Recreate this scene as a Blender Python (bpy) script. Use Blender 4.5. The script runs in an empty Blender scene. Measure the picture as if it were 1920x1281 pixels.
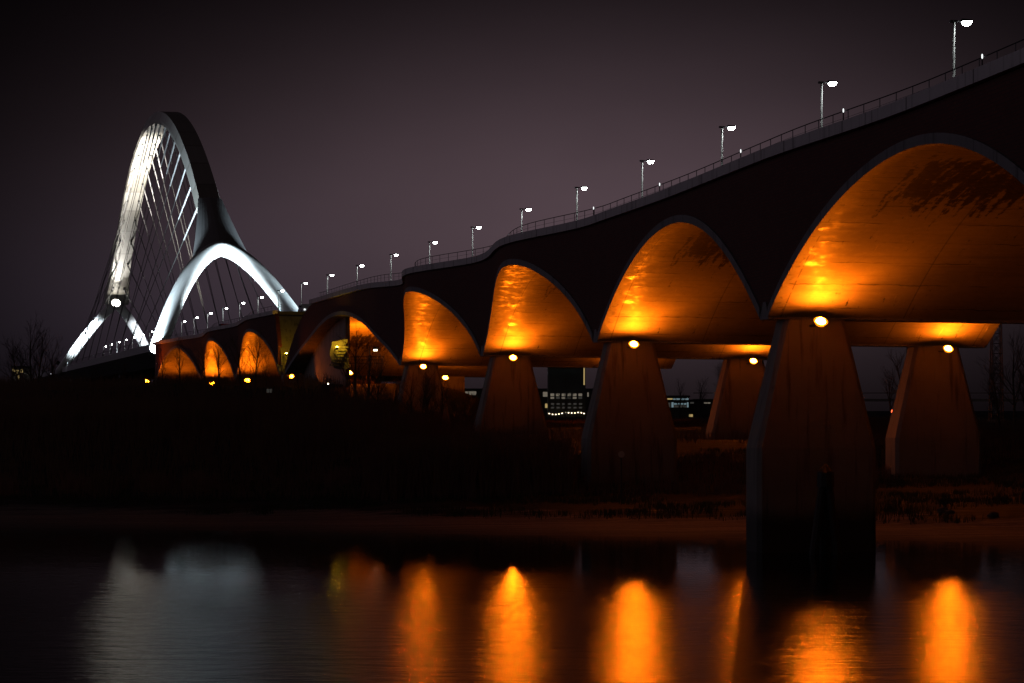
import bpy, math, random
from mathutils import Vector, Matrix, noise as mnoise
random.seed(7)
S = bpy.context.scene
COL = S.collection
R = math.radians

# ---------------------------------------------------------------- camera, world, exposure
CAMZ = 6.8
F = 4800.0            # focal length in photo pixels (photo is 1920 wide)
HZ = 770.0            # horizon row in the photo
cam_d = bpy.data.cameras.new("camera")
cam = bpy.data.objects.new("camera", cam_d)
COL.objects.link(cam)
cam.location = (0, 0, CAMZ)
cam.rotation_euler = (R(90), 0, 0)
cam_d.sensor_width = 36.0
cam_d.lens = F / 1920 * 36.0
cam_d.shift_y = (HZ - 640.5) / 1920
cam_d.clip_start = 0.5
cam_d.clip_end = 9000
S.camera = cam
S.view_settings.view_transform = 'Standard'
S.view_settings.look = 'None'
S.view_settings.exposure = 0.0
S.view_settings.gamma = 1.0
S.render.engine = 'CYCLES'
S.cycles.use_denoising = True
S.cycles.sample_clamp_indirect = 4.0
S.cycles.max_bounces = 6
S.cycles.diffuse_bounces = 3
S.cycles.glossy_bounces = 3
S.cycles.caustics_reflective = False
S.cycles.caustics_refractive = False

W = bpy.data.worlds.new("World")
S.world = W
W.use_nodes = True
nt = W.node_tree
nt.nodes.clear()


class NB:
    """small node-building helper"""
    def __init__(self, tree):
        self.t = tree

    def n(self, kind, ins=None, **props):
        nd = self.t.nodes.new(kind)
        for k, v in props.items():
            setattr(nd, k, v)
        for k, v in (ins or {}).items():
            if isinstance(v, bpy.types.NodeSocket):
                self.t.links.new(v, nd.inputs[k])
            else:
                nd.inputs[k].default_value = v
        return nd

    def m(self, op, a, b=0.0, c=0.0, clamp=False):
        return self.n('ShaderNodeMath', {0: a, 1: b, 2: c}, operation=op, use_clamp=clamp).outputs[0]

    def step(self, v, lo, hi):
        return self.n('ShaderNodeMapRange', {'Value': v, 'From Min': lo, 'From Max': hi}, interpolation_type='SMOOTHSTEP').outputs[0]

    def mix(self, f, a, b, mode='MIX'):
        nd = self.t.nodes.new('ShaderNodeMix')
        nd.data_type = 'RGBA'
        nd.blend_type = mode
        for i, v in ((0, f), (6, a), (7, b)):
            if isinstance(v, bpy.types.NodeSocket):
                self.t.links.new(v, nd.inputs[i])
            else:
                nd.inputs[i].default_value = v
        return nd.outputs[2]

    def noise(self, vec, scale, detail=4, rough=0.55):
        return self.n('ShaderNodeTexNoise', {'Vector': vec, 'Scale': scale, 'Detail': detail, 'Roughness': rough}).outputs['Fac']

    def scaled(self, vec, sx, sy, sz):
        return self.n('ShaderNodeMapping', {'Vector': vec, 'Scale': (sx, sy, sz)}).outputs[0]


# night sky: city glow rising behind the bridge, weaker dome everywhere, stronger town glow behind the viewer
b = NB(nt)
tc = b.n('ShaderNodeTexCoord').outputs['Generated']
sep = b.n('ShaderNodeSeparateXYZ', {0: tc})
dx, dy, dz = sep.outputs
elev = b.m('MULTIPLY', b.m('ARCSINE', dz), 57.2958)
azim = b.m('MULTIPLY', b.m('ARCTAN2', dx, dy), 57.2958)


def lobe(a0, wa, e0, above, below_):
    p = b.m('POWER', b.m('ABSOLUTE', b.m('DIVIDE', b.m('SUBTRACT', azim, a0), wa)), 2.0)
    de = b.m('SUBTRACT', elev, e0)
    q1 = b.m('DIVIDE', b.m('MAXIMUM', de, 0.0), above)
    q2 = b.m('DIVIDE', b.m('MINIMUM', de, 0.0), below_)
    q = b.m('ADD', b.m('MULTIPLY', q1, q1), b.m('MULTIPLY', q2, q2))
    return b.m('EXPONENT', b.m('MULTIPLY', b.m('ADD', p, q), -1.0))


g1 = lobe(2.0, 8.7, 4.2, 3.75, 2.9)
cl = b.n('ShaderNodeTexNoise', {'Vector': b.scaled(tc, 6, 6, 14), 'Scale': 2.0, 'Detail': 3.0}).outputs['Fac']
g1 = b.m('MULTIPLY', g1, b.m('MULTIPLY_ADD', cl, 0.25, 0.87))
side = b.step(dx, -0.35, -0.9)      # town glow far to the left, outside the frame
low = b.step(dz, 0.75, 0.05)
g2 = lobe(-7.0, 4.6, 2.2, 2.6, 2.4)      # pale glow round the floodlit arch
col = b.mix(g1, (0.0006, 0.0004, 0.0006, 1), (0.080, 0.053, 0.063, 1))
col = b.mix(g2, col, (0.016, 0.0125, 0.0185, 1), 'ADD')
amb = b.mix(b.m('MULTIPLY', side, low), col, (0.135, 0.112, 0.145, 1))
back = b.m('MULTIPLY', b.step(dy, -0.1, -0.9), b.step(dz, 0.6, 0.05))      # the near town behind the viewer
amb = b.mix(back, amb, (0.050, 0.034, 0.032, 1))
below = b.step(dz, 0.0, -0.04)
amb = b.mix(below, amb, (0.001, 0.0008, 0.0008, 1))
sky = b.n('ShaderNodeTexSky', sky_type='NISHITA', sun_disc=False, sun_elevation=R(-12), sun_rotation=R(200))
bg1 = b.n('ShaderNodeBackground', {'Color': amb, 'Strength': 1.0})
bg2 = b.n('ShaderNodeBackground', {'Color': sky.outputs[0], 'Strength': 0.05})
add = b.n('ShaderNodeAddShader', {0: bg1.outputs[0], 1: bg2.outputs[0]})
b.n('ShaderNodeOutputWorld', {'Surface': add.outputs[0]})

ORANGE = (1.0, 0.172, 0.004)
COOL = (0.80, 0.95, 1.0)
WARMW = (1.0, 0.93, 0.80)
L_FLOOD = 980.0
P_BEAM = 1450.0
L_STREET = 60.0

# ---------------------------------------------------------------- object helpers


def tag(o, label=None, cat=None, group=None, kind=None):
    if label:
        o['label'] = label
    if cat:
        o['category'] = cat
    if group:
        o['group'] = group
    if kind:
        o['kind'] = kind
    return o


def empty(name, loc, label, cat, group=None, rz=0.0):
    o = bpy.data.objects.new(name, None)
    o.empty_display_size = 0.3
    COL.objects.link(o)
    o.location = loc
    o.rotation_euler = (0, 0, rz)
    return tag(o, label, cat, group)


class MB:
    """collects faces for one mesh object"""
    def __init__(self):
        self.v, self.f, self.uv = [], [], {}

    def vert(self, p, uv=None):
        self.v.append(tuple(p))
        if uv is not None:
            self.uv[len(self.v) - 1] = uv
        return len(self.v) - 1

    def face(self, idx):
        self.f.append(tuple(idx))

    def quad(self, a, b_, c, d):
        i = len(self.v)
        self.v += [tuple(a), tuple(b_), tuple(c), tuple(d)]
        self.f.append((i, i + 1, i + 2, i + 3))

    def box(self, x0, x1, y0, y1, z0, z1, M=None):
        P = [Vector((x, y, z)) for z in (z0, z1) for y in (y0, y1) for x in (x0, x1)]
        if M is not None:
            P = [M @ p for p in P]
        i = len(self.v)
        self.v += [tuple(p) for p in P]
        for q in ((0, 2, 3, 1), (4, 5, 7, 6), (0, 1, 5, 4), (2, 6, 7, 3), (0, 4, 6, 2), (1, 3, 7, 5)):
            self.f.append(tuple(i + k for k in q))

    def loft(self, rings, closed=True, caps=True):
        """rings: list of lists of points, same length"""
        n = len(rings[0])
        base = len(self.v)
        for r in rings:
            self.v += [tuple(p) for p in r]
        for k in range(len(rings) - 1):
            for j in range(n if closed else n - 1):
                a = base + k * n + j
                b_ = base + k * n + (j + 1) % n
                self.f.append((a, b_, b_ + n, a + n))
        if caps and closed:
            self.f.append(tuple(base + j for j in reversed(range(n))))
            self.f.append(tuple(base + (len(rings) - 1) * n + j for j in range(n)))

    def tube(self, pts, rad, sides=6, caps=True):
        pts = [Vector(p) for p in pts]
        if not hasattr(rad, '__len__'):
            rad = [rad] * len(pts)
        rings = []
        for i, p in enumerate(pts):
            d = (pts[min(i + 1, len(pts) - 1)] - pts[max(i - 1, 0)]).normalized()
            ref = Vector((0, 0, 1)) if abs(d.z) < 0.95 else Vector((1, 0, 0))
            u = d.cross(ref).normalized()
            w = d.cross(u)
            rings.append([p + (u * math.cos(2 * math.pi * k / sides) + w * math.sin(2 * math.pi * k / sides)) * rad[i] for k in range(sides)])
        self.loft(rings, True, caps)

    def build(self, name, mat, parent=None, smooth=False):
        me = bpy.data.meshes.new(name)
        me.from_pydata(self.v, [], self.f)
        if self.uv:
            lay = me.uv_layers.new(name="UVMap")
            for li, l in enumerate(me.loops):
                lay.data[li].uv = self.uv.get(l.vertex_index, (0, 0))
        me.materials.append(mat)
        me.validate()
        me.update()
        if smooth:
            for p in me.polygons:
                p.use_smooth = True
        o = bpy.data.objects.new(name, me)
        COL.objects.link(o)
        if parent is not None:
            o.parent = parent
        return o


def at(x, y, Y):
    """photo pixel and distance -> point"""
    return Vector(((x - 960) / F * Y, Y, CAMZ + (HZ - y) / F * Y))


# ---------------------------------------------------------------- materials
def mat_new(name):
    m = bpy.data.materials.new(name)
    m.use_nodes = True
    m.node_tree.nodes.clear()
    return m, NB(m.node_tree)


def mat_plain(name, colr, rough=0.6, metal=0.0, var=0.25, scale=3.0, bump=0.0):
    m, q = mat_new(name)
    tcn = q.n('ShaderNodeTexCoord').outputs['Object']
    nz = q.noise(tcn, scale, 5)
    c2 = tuple(c * (1 - var) for c in colr) + (1,)
    c3 = tuple(min(1, c * (1 + var)) for c in colr) + (1,)
    cc = q.mix(nz, c2, c3)
    ins = {'Base Color': cc, 'Roughness': rough, 'Metallic': metal}
    if bump:
        ins['Normal'] = q.n('ShaderNodeBump', {'Height': q.noise(tcn, scale * 4, 4), 'Strength': bump, 'Distance': 0.05}).outputs[0]
    p = q.n('ShaderNodeBsdfPrincipled', ins)
    q.n('ShaderNodeOutputMaterial', {'Surface': p.outputs[0]})
    return m


def mat_emit(name, colr, strength):
    m, q = mat_new(name)
    e = q.n('ShaderNodeEmission', {'Color': tuple(colr) + (1,), 'Strength': strength})
    q.n('ShaderNodeOutputMaterial', {'Surface': e.outputs[0]})
    return m


def mat_shell():
    """board-marked vault concrete: pour joints across the vault, black damp streaks near the crown, glossy damp patches"""
    m, q = mat_new("vault_concrete")
    uv = q.n('ShaderNodeUVMap').outputs[0]
    s_ = q.n('ShaderNodeSeparateXYZ', {0: uv})
    u, v = s_.outputs[0], s_.outputs[1]
    obj = q.n('ShaderNodeTexCoord').outputs['Object']
    big = q.noise(obj, 0.35, 5)
    fine = q.noise(obj, 3.2, 6, 0.65)
    streak = q.noise(q.scaled(uv, 0.35, 2.6, 1), 1.0, 5, 0.6)
    across = q.noise(q.scaled(uv, 2.4, 0.12, 1), 1.0, 4, 0.6)
    base = q.mix(big, (0.17, 0.15, 0.13, 1), (0.38, 0.35, 0.31, 1))
    base = q.mix(q.m('MULTIPLY', fine, 0.55), base, (0.16, 0.15, 0.135, 1))
    base = q.mix(q.step(across, 0.50, 0.72), base, (0.20, 0.18, 0.16, 1))
    # pour joints (lines across the bridge) and sparse panel joints
    wob = q.m('MULTIPLY_ADD', q.noise(q.scaled(uv, 0.3, 0.5, 1), 2.0), 0.35, u)
    fr = q.m('FRACT', q.m('DIVIDE', wob, 1.9))
    jl = q.step(q.m('ABSOLUTE', q.m('SUBTRACT', fr, 0.5)), 0.030, 0.010)
    jl = q.m('MULTIPLY', jl, q.step(q.noise(q.scaled(uv, 0.5, 0.35, 1), 1.3), 0.40, 0.60))
    fr2 = q.m('FRACT', q.m('DIVIDE', v, 6.1))
    jl2 = q.step(q.m('ABSOLUTE', q.m('SUBTRACT', fr2, 0.5)), 0.008, 0.003)
    base = q.mix(q.m('MULTIPLY', jl, 0.8), base, (0.045, 0.04, 0.036, 1))
    base = q.mix(q.m('MULTIPLY', jl2, 0.6), base, (0.07, 0.065, 0.06, 1))
    # black drip stains hanging from the crown
    near_crown = q.m('MULTIPLY', q.step(u, 7.5, 13.0), q.step(u, 19.5, 16.0))
    drip = q.m('ADD', q.m('MULTIPLY', streak, 0.75), q.m('MULTIPLY', fine, 0.35))
    band = q.m('MULTIPLY', q.step(v, 3.5, 6.0), q.step(v, 17.0, 9.5))
    st = q.step(q.m('MULTIPLY_ADD', q.m('MULTIPLY', near_crown, band), 0.22, drip), 0.655, 0.735)
    base = q.mix(q.m('MULTIPLY', st, 0.9), base, (0.022, 0.019, 0.016, 1))
    # pale lime runs
    lime = q.step(q.noise(q.scaled(uv, 0.25, 3.1, 1), 1.7, 5), 0.66, 0.74)
    base = q.mix(q.m('MULTIPLY', lime, 0.35), base, (0.50, 0.47, 0.42, 1))
    bands = q.noise(q.scaled(uv, 1.9, 1.0, 1), 1.0, 6, 0.68)
    damp = q.step(q.m('ADD', q.m('MULTIPLY', bands, 0.65), q.m('MULTIPLY', q.noise(uv, 1.1, 5, 0.7), 0.35)), 0.47, 0.66)
    rg = q.m('MULTIPLY_ADD', damp, -0.25, 0.57)
    spc = q.m('MULTIPLY_ADD', damp, 0.26, 0.05)
    h = q.m('ADD', q.m('MULTIPLY', q.noise(obj, 5.0, 5), 0.6), q.m('MULTIPLY', across, 0.7))
    h = q.m('SUBTRACT', h, q.m('MULTIPLY', jl, 0.8))
    bp = q.n('ShaderNodeBump', {'Height': h, 'Strength': 0.5, 'Distance': 0.03})
    p = q.n('ShaderNodeBsdfPrincipled', {'Base Color': base, 'Roughness': rg, 'Specular IOR Level': spc, 'Normal': bp.outputs[0]})
    q.n('ShaderNodeOutputMaterial', {'Surface': p.outputs[0]})
    return m


def mat_concrete(name, lo, hi, rough=0.7, joints=0.0, tide=False):
    m, q = mat_new(name)
    obj = q.n('ShaderNodeTexCoord').outputs['Object']
    big = q.noise(obj, 0.5, 6, 0.6)
    run = q.noise(q.scaled(obj, 2.5, 2.5, 0.18), 1.0, 5)
    base = q.mix(big, tuple(lo) + (1,), tuple(hi) + (1,))
    base = q.mix(q.step(run, 0.52, 0.72), base, tuple(c * 0.55 for c in lo) + (1,))
    bp = q.n('ShaderNodeBump', {'Height': q.noise(obj, 6.0, 4), 'Strength': 0.35, 'Distance': 0.03})
    ins = {'Base Color': base, 'Roughness': rough, 'Normal': bp.outputs[0]}
    if tide:        # algae-dark tide mark above the waterline
        zc = q.n('ShaderNodeSeparateXYZ', {0: obj}).outputs[2]
        zn = q.m('MULTIPLY_ADD', big, 1.2, zc)
        ins['Base Color'] = q.mix(q.step(zn, 3.2, 1.9), base, (0.012, 0.011, 0.009, 1))
    if joints:
        uv = q.n('ShaderNodeUVMap').outputs[0]
        u = q.n('ShaderNodeSeparateXYZ', {0: uv}).outputs[0]
        fr = q.m('FRACT', q.m('DIVIDE', u, joints))
        jl = q.step(q.m('ABSOLUTE', q.m('SUBTRACT', fr, 0.5)), 0.012, 0.004)
        ins['Base Color'] = q.mix(q.m('MULTIPLY', jl, 0.8), base, (0.03, 0.03, 0.03, 1))
    p = q.n('ShaderNodeBsdfPrincipled', ins)
    q.n('ShaderNodeOutputMaterial', {'Surface': p.outputs[0]})
    return m


def mat_brick():
    m, q = mat_new("dark_brick")
    uv = q.n('ShaderNodeUVMap').outputs[0]
    br = q.n('ShaderNodeTexBrick', {'Vector': uv, 'Color1': (0.085, 0.010, 0.007, 1), 'Color2': (0.12, 0.016, 0.010, 1),
                                    'Mortar': (0.020, 0.014, 0.013, 1), 'Scale': 1.0, 'Mortar Size': 0.012,
                                    'Brick Width': 0.44, 'Row Height': 0.15})
    big = q.noise(uv, 0.4, 5)
    base = q.mix(q.m('MULTIPLY', big, 0.6), br.outputs[0], (0.05, 0.008, 0.006, 1))
    bp = q.n('ShaderNodeBump', {'Height': br.outputs[1], 'Strength': 0.5, 'Distance': -0.02})
    p = q.n('ShaderNodeBsdfPrincipled', {'Base Color': base, 'Roughness': 0.8, 'Normal': bp.outputs[0]})
    q.n('ShaderNodeOutputMaterial', {'Surface': p.outputs[0]})
    return m


def mat_water():
    m, q = mat_new("river_water")
    obj = q.n('ShaderNodeTexCoord').outputs['Object']
    w1 = q.noise(q.scaled(obj, 0.5, 1.1, 1), 1.0, 5, 0.62)
    w2 = q.noise(q.scaled(obj, 1.1, 2.4, 1), 1.0, 3)
    # calmer and rougher lanes on the surface
    lane = q.noise(q.scaled(obj, 0.02, 0.09, 1), 1.0, 3)
    ycoord = q.n('ShaderNodeSeparateXYZ', {0: obj}).outputs[1]
    lee = q.step(ycoord, 86.0, 116.0)        # calm strip in the lee of the bank
    rg = q.m('ADD', q.m('MULTIPLY_ADD', lee, -0.135, 0.225), q.m('MULTIPLY_ADD', lane, 0.05, -0.025))
    tang = q.n('ShaderNodeCombineXYZ', {0: 1.0, 1: 0.0, 2: 0.0}).outputs[0]
    h = q.m('ADD', q.m('MULTIPLY', w1, 0.7), q.m('MULTIPLY', w2, 0.3))
    bp = q.n('ShaderNodeBump', {'Height': h, 'Strength': q.m('MULTIPLY_ADD', lee, -0.45, 0.6), 'Distance': 0.085})
    gl = q.n('ShaderNodeBsdfAnisotropic', {'Color': (1, 1, 1, 1), 'Roughness': rg, 'Anisotropy': -0.25, 'Tangent': tang, 'Normal': bp.outputs[0]}, distribution='BECKMANN')
    df = q.n('ShaderNodeBsdfDiffuse', {'Color': (0.006, 0.006, 0.006, 1)})
    fz = q.n('ShaderNodeFresnel', {'IOR': 1.33})
    mx = q.n('ShaderNodeMixShader', {0: fz.outputs[0], 1: df.outputs[0], 2: gl.outputs[0]})
    q.n('ShaderNodeOutputMaterial', {'Surface': mx.outputs[0]})
    return m


def mat_ground():
    m, q = mat_new("bank_ground")
    obj = q.n('ShaderNodeTexCoord').outputs['Object']
    z = q.n('ShaderNodeSeparateXYZ', {0: obj}).outputs[2]
    big = q.noise(q.scaled(obj, 0.15, 0.5, 1), 1.0, 6, 0.65)
    fine = q.noise(obj, 2.5, 5)
    zz = q.m('ADD', z, q.m('MULTIPLY_ADD', big, 1.6, -0.8))
    sand = q.mix(fine, (0.16, 0.125, 0.11, 1), (0.34, 0.27, 0.24, 1))
    lines = q.step(q.noise(q.scaled(obj, 0.08, 2.6, 2.0), 1.0, 4), 0.42, 0.60)
    sand = q.mix(q.m('MULTIPLY', lines, 0.6), sand, (0.09, 0.07, 0.065, 1))
    soil = q.mix(fine, (0.010, 0.009, 0.006, 1), (0.026, 0.022, 0.014, 1))
    cc = q.mix(q.step(zz, 0.55, 0.95), sand, soil)
    wet = q.step(z, 0.0, 0.28)
    cc = q.mix(wet, q.mix(0.65, cc, (0.05, 0.04, 0.037, 1)), cc)
    bp = q.n('ShaderNodeBump', {'Height': q.m('ADD', fine, lines), 'Strength': 0.6, 'Distance': 0.12})
    p = q.n('ShaderNodeBsdfPrincipled', {'Base Color': cc, 'Roughness': 0.85, 'Normal': bp.outputs[0]})
    q.n('ShaderNodeOutputMaterial', {'Surface': p.outputs[0]})
    return m


def mat_arch():
    """white painted steel with welded panel seams"""
    m, q = mat_new("white_steel")
    uv = q.n('ShaderNodeUVMap').outputs[0]
    s_ = q.n('ShaderNodeSeparateXYZ', {0: uv})
    u, v = s_.outputs[0], s_.outputs[1]
    fr = q.m('FRACT', q.m('DIVIDE', u, 11.0))
    jl = q.step(q.m('ABSOLUTE', q.m('SUBTRACT', fr, 0.5)), 0.040, 0.020)
    cell = q.n('ShaderNodeTexWhiteNoise', {'W': q.m('FLOOR', q.m('ADD', q.m('DIVIDE', u, 11.0), 0.5))}, noise_dimensions='1D').outputs[0]
    fr2 = q.m('FRACT', q.m('DIVIDE', v, 1.15))
    jl2 = q.step(q.m('ABSOLUTE', q.m('SUBTRACT', fr2, 0.5)), 0.05, 0.02)
    nz = q.noise(q.n('ShaderNodeTexCoord').outputs['Object'], 0.8, 5)
    c = q.mix(cell, (0.36, 0.345, 0.31, 1), (0.56, 0.55, 0.53, 1))
    c = q.mix(q.m('MULTIPLY', nz, 0.35), c, (0.5, 0.48, 0.45, 1))
    c = q.mix(q.m('MULTIPLY', jl, 0.55), c, (0.22, 0.20, 0.18, 1))
    c = q.mix(q.m('MULTIPLY', jl2, 0.28), c, (0.26, 0.25, 0.23, 1))
    p = q.n('ShaderNodeBsdfPrincipled', {'Base Color': c, 'Roughness': 0.45})
    q.n('ShaderNodeOutputMaterial', {'Surface': p.outputs[0]})
    return m


M = {
    'shell': mat_shell(),
    'ring': mat_concrete('arch_ring_concrete', (0.14, 0.135, 0.14), (0.23, 0.22, 0.23), 0.7, 5.3),
    'fascia': mat_concrete('parapet_concrete', (0.50, 0.48, 0.49), (0.68, 0.66, 0.67), 0.7, 8.5),
    'pier': mat_concrete('pier_concrete', (0.10, 0.088, 0.078), (0.20, 0.18, 0.16), 0.6, 0.0, True),
    'wallc': mat_concrete('wall_concrete', (0.16, 0.15, 0.14), (0.30, 0.28, 0.26), 0.8),
    'wall_dark': mat_concrete('dark_wall_concrete', (0.07, 0.07, 0.06), (0.14, 0.135, 0.12), 0.8),  # darker tone of the wall concrete, for the end wall
    'brick': mat_brick(),
    'road': mat_plain('asphalt', (0.05, 0.05, 0.05), 0.85),
    'rail': mat_plain('railing_steel', (0.10, 0.10, 0.11), 0.5, 0.6),
    'dark_metal': mat_plain('dark_metal', (0.05, 0.05, 0.055), 0.45, 0.7),
    'pole': mat_plain('galvanised_pole', (0.30, 0.31, 0.31), 0.5, 0.0, 0.08),
    'steel': mat_arch(),
    'white_paint': mat_plain('white_paint', (0.58, 0.59, 0.60), 0.4, 0, 0.06, 0.6),
    'grey_steel': mat_plain('grey_steel', (0.34, 0.34, 0.36), 0.5, 0, 0.12, 0.5),
    'cable': mat_plain('hanger_cable', (0.06, 0.06, 0.06), 0.4, 0.0, 0.1),
    'water': mat_water(),
    'ground': mat_ground(),
    'bark': mat_plain('bark', (0.055, 0.042, 0.032), 0.9, 0, 0.4, 2.0),
    'twig': mat_plain('twigs', (0.060, 0.043, 0.032), 0.9, 0, 0.4, 2.0),
    'stem': mat_plain('dry_stems', (0.17, 0.095, 0.066), 0.9, 0, 0.5, 0.7),
    'grass': mat_plain('bank_grass', (0.055, 0.058, 0.028), 0.9, 0, 0.5, 0.5),
    'tuft': mat_plain('russet_tuft', (0.24, 0.12, 0.09), 0.9, 0, 0.4, 0.5),
    'wood': mat_plain('tarred_wood', (0.018, 0.016, 0.015), 0.7, 0, 0.4, 3.0, 0.3),
    'facade_dark': mat_plain('dark_cladding', (0.055, 0.055, 0.05), 0.7, 0, 0.3, 0.6),
    'facade_pale': mat_plain('pale_render', (0.42, 0.40, 0.38), 0.8, 0, 0.15, 0.3),
    'roof': mat_plain('dark_roof', (0.035, 0.035, 0.035), 0.8),
    'rust': mat_plain('rusty_steel', (0.11, 0.035, 0.018), 0.7, 0.2, 0.4, 2.0),
    'car_white': mat_plain('white_car_paint', (0.6, 0.6, 0.6), 0.3, 0, 0.04),
    'car_red': mat_plain('red_car_paint', (0.45, 0.02, 0.015), 0.3, 0, 0.04),
    'glass': mat_plain('dark_glass', (0.02, 0.022, 0.025), 0.12, 0, 0.1),
    'rubber': mat_plain('tyre_rubber', (0.02, 0.02, 0.02), 0.8),
    'stone': mat_plain('bank_stone', (0.08, 0.07, 0.065), 0.85, 0, 0.4, 2.0, 0.4),
    'sign': mat_plain('sign_face', (0.45, 0.40, 0.34), 0.5, 0, 0.08),
    'E_flood': mat_emit('sodium_lens', ORANGE, L_FLOOD),
    'E_halo': mat_emit('halo_ring_glow', (1.0, 0.27, 0.010), 1.7),  # lamp halo given as emission of an added ring
    'E_flood_weak': mat_emit('weak_sodium_lens', ORANGE, 260.0),
    'E_flood_mid': mat_emit('mid_sodium_lens', ORANGE, 320.0),
    'E_yel2': mat_emit('joint_lamp_lens', (1.0, 0.50, 0.015), 520.0),
    'E_street': mat_emit('street_lens', (0.95, 1.0, 0.97), L_STREET),
    'E_small': mat_emit('small_lamp', (0.95, 1.0, 1.0), 1.4),
    'E_win': mat_emit('window_light', (1.0, 0.86, 0.66), 0.13),
    'E_winc': mat_emit('cool_window_light', (0.55, 0.80, 0.90), 0.22),
    'E_windim': mat_emit('dim_window_light', (0.9, 0.85, 0.75), 0.035),
    'E_winy': mat_emit('yellow_window_light', (1.0, 0.72, 0.28), 0.35),
    'E_bulb': mat_emit('festoon_bulb', (1.0, 0.85, 0.55), 3.5),
    'E_lamp': mat_emit('town_lamp', (1.0, 0.85, 0.55), 9.0),
    'E_red': mat_emit('tail_lamp', (1.0, 0.10, 0.03), 5.0),
    'E_orange': mat_emit('distant_sodium', (1.0, 0.35, 0.06), 3.0),
    'E_spot': mat_emit('arch_flood_lens', (0.85, 0.95, 1.0), 12.0),
    'E_spotw': mat_emit('warm_flood_lens', (1.0, 0.93, 0.8), 22.0),
    'E_yel': mat_emit('stair_lamp_lens', (1.0, 0.55, 0.02), 420.0),
}

# ---------------------------------------------------------------- bridge alignment
HEAD = [(20, -.145), (110, -.150), (144, -.156), (170, -.166), (194, -.180), (218, -.188), (243, -.199), (268, -.211),
        (292, -.224), (316, -.235), (345, -.2385), (1400, -.2385)]


def lerp_tab(tab, x, smooth=False):
    if x <= tab[0][0]:
        return tab[0][1]
    for (a, va), (c, vc) in zip(tab, tab[1:]):
        if x <= c:
            t = (x - a) / (c - a)
            if smooth:
                t = t * t * (3 - 2 * t)
            return va + (vc - va) * t
    return tab[-1][1]


_pts = []
_x, _s = 0.0, 0.0
_y = 20.0
while _y < 1400:
    m_ = lerp_tab(HEAD, _y + .25)
    _pts.append([_s, _x, _y])
    _x += m_ * .5
    _s += .5 * math.sqrt(1 + m_ * m_)
    _y += .5
_ref = min(_pts, key=lambda p: abs(p[2] - 206.5))
_off = 10.15 - _ref[1]
_s0 = min(_pts, key=lambda p: abs(p[2] - 125.5))[0]
for p in _pts:
    p[1] += _off
    p[0] -= _s0


def PATH(s):
    """point and tangent of the lamp-post line; s = 0 at the pier that stands in the water"""
    i = 0
    lo, hi = 0, len(_pts) - 2
    while lo < hi:
        mid = (lo + hi + 1) // 2
        if _pts[mid][0] <= s:
            lo = mid
        else:
            hi = mid - 1
    a, c = _pts[lo], _pts[lo + 1]
    t = (s - a[0]) / (c[0] - a[0])
    T = Vector((c[1] - a[1], c[2] - a[2], 0)).normalized()
    return Vector((a[1] + (c[1] - a[1]) * t, a[2] + (c[2] - a[2]) * t, 0)), T


def S_OF_Y(Y):
    return min(_pts, key=lambda p: abs(p[2] - Y))[0]


def BP(s, v, z):
    """point at station s, v metres to the right (away) of the lamp-post line, height z above the water"""
    P, T = PATH(s)
    Wd = Vector((T.y, -T.x, 0))
    return Vector((P.x + Wd.x * v, P.y + Wd.y * v, z))


OFFN = [(-200, 11), (-42.5, 11), (-21, 10.8), (0, 11.5), (21, 11.4), (42.5, 11.7), (64, 13.9), (85, 12.2), (106, 15.1),
        (127.5, 12.6), (141, 13.4), (162, 13.7), (182, 13.6), (206, 14.6), (226, 15.7), (248, 14.6),
        (270, 15.7), (292, 14.4), (315, 15.8), (345, 17.0), (2000, 15)]


def offn(s):
    return lerp_tab(OFFN, s, True)


OFFF = 14.3
Z_DECK = 19.4
PIERS = [-85.0, -42.5, 0.0, 42.5, 85.0, 127.5]
S_END = 201.0
LIFT = [(-200, 0), (120, 0), (150, .55), (206, .55), (250, .25), (300, 0), (2000, 0)]
SPANS_R = [(-85.0, -42.5), (-42.5, 0.0), (0.0, 42.5), (42.5, 85.0), (85.0, 127.5), (127.5, S_END)]
SPANS_L = [(206.0, 248.0), (248.0, 292.0), (292.0, 343.0)]
Z_SPR, Z_CRN = 11.3, 17.35
FALL = 0.27      # crossfall of the whole deck to the far side


def arch_z(a, c, s):
    u = (s - a) / (c - a)
    u = min(1, max(0, u))
    return Z_SPR + (Z_CRN - Z_SPR) * (1 - (2 * u - 1) ** 2)


def ring_top(a, c, s):
    u = (s - a) / (c - a)
    sl = 4 * (Z_CRN - Z_SPR) / (c - a) * (1 - 2 * u)
    return arch_z(a, c, s) + 0.42 * math.sqrt(1 + sl * sl)


def fall(s, v):
    return -FALL * (v + offn(s)) / 28.0


def spandrel_top(s, left_cut, right_cut):
    z = Z_DECK - 0.55 + lerp_tab(LIFT, s, True)
    if left_cut:        # the wall dips down to the open joint
        z = min(z, lerp_tab([(183, 19.8), (187, 19.0), (191, 17.9), (195, 16.1), (198.5, 13.8), (201, 12.0), (202, 11.6)], s))
    if right_cut:
        z = min(z, lerp_tab([(202, 11.6), (204.5, 12.5), (208.5, 19.3), (209, 19.9)], s))
    return z


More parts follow.
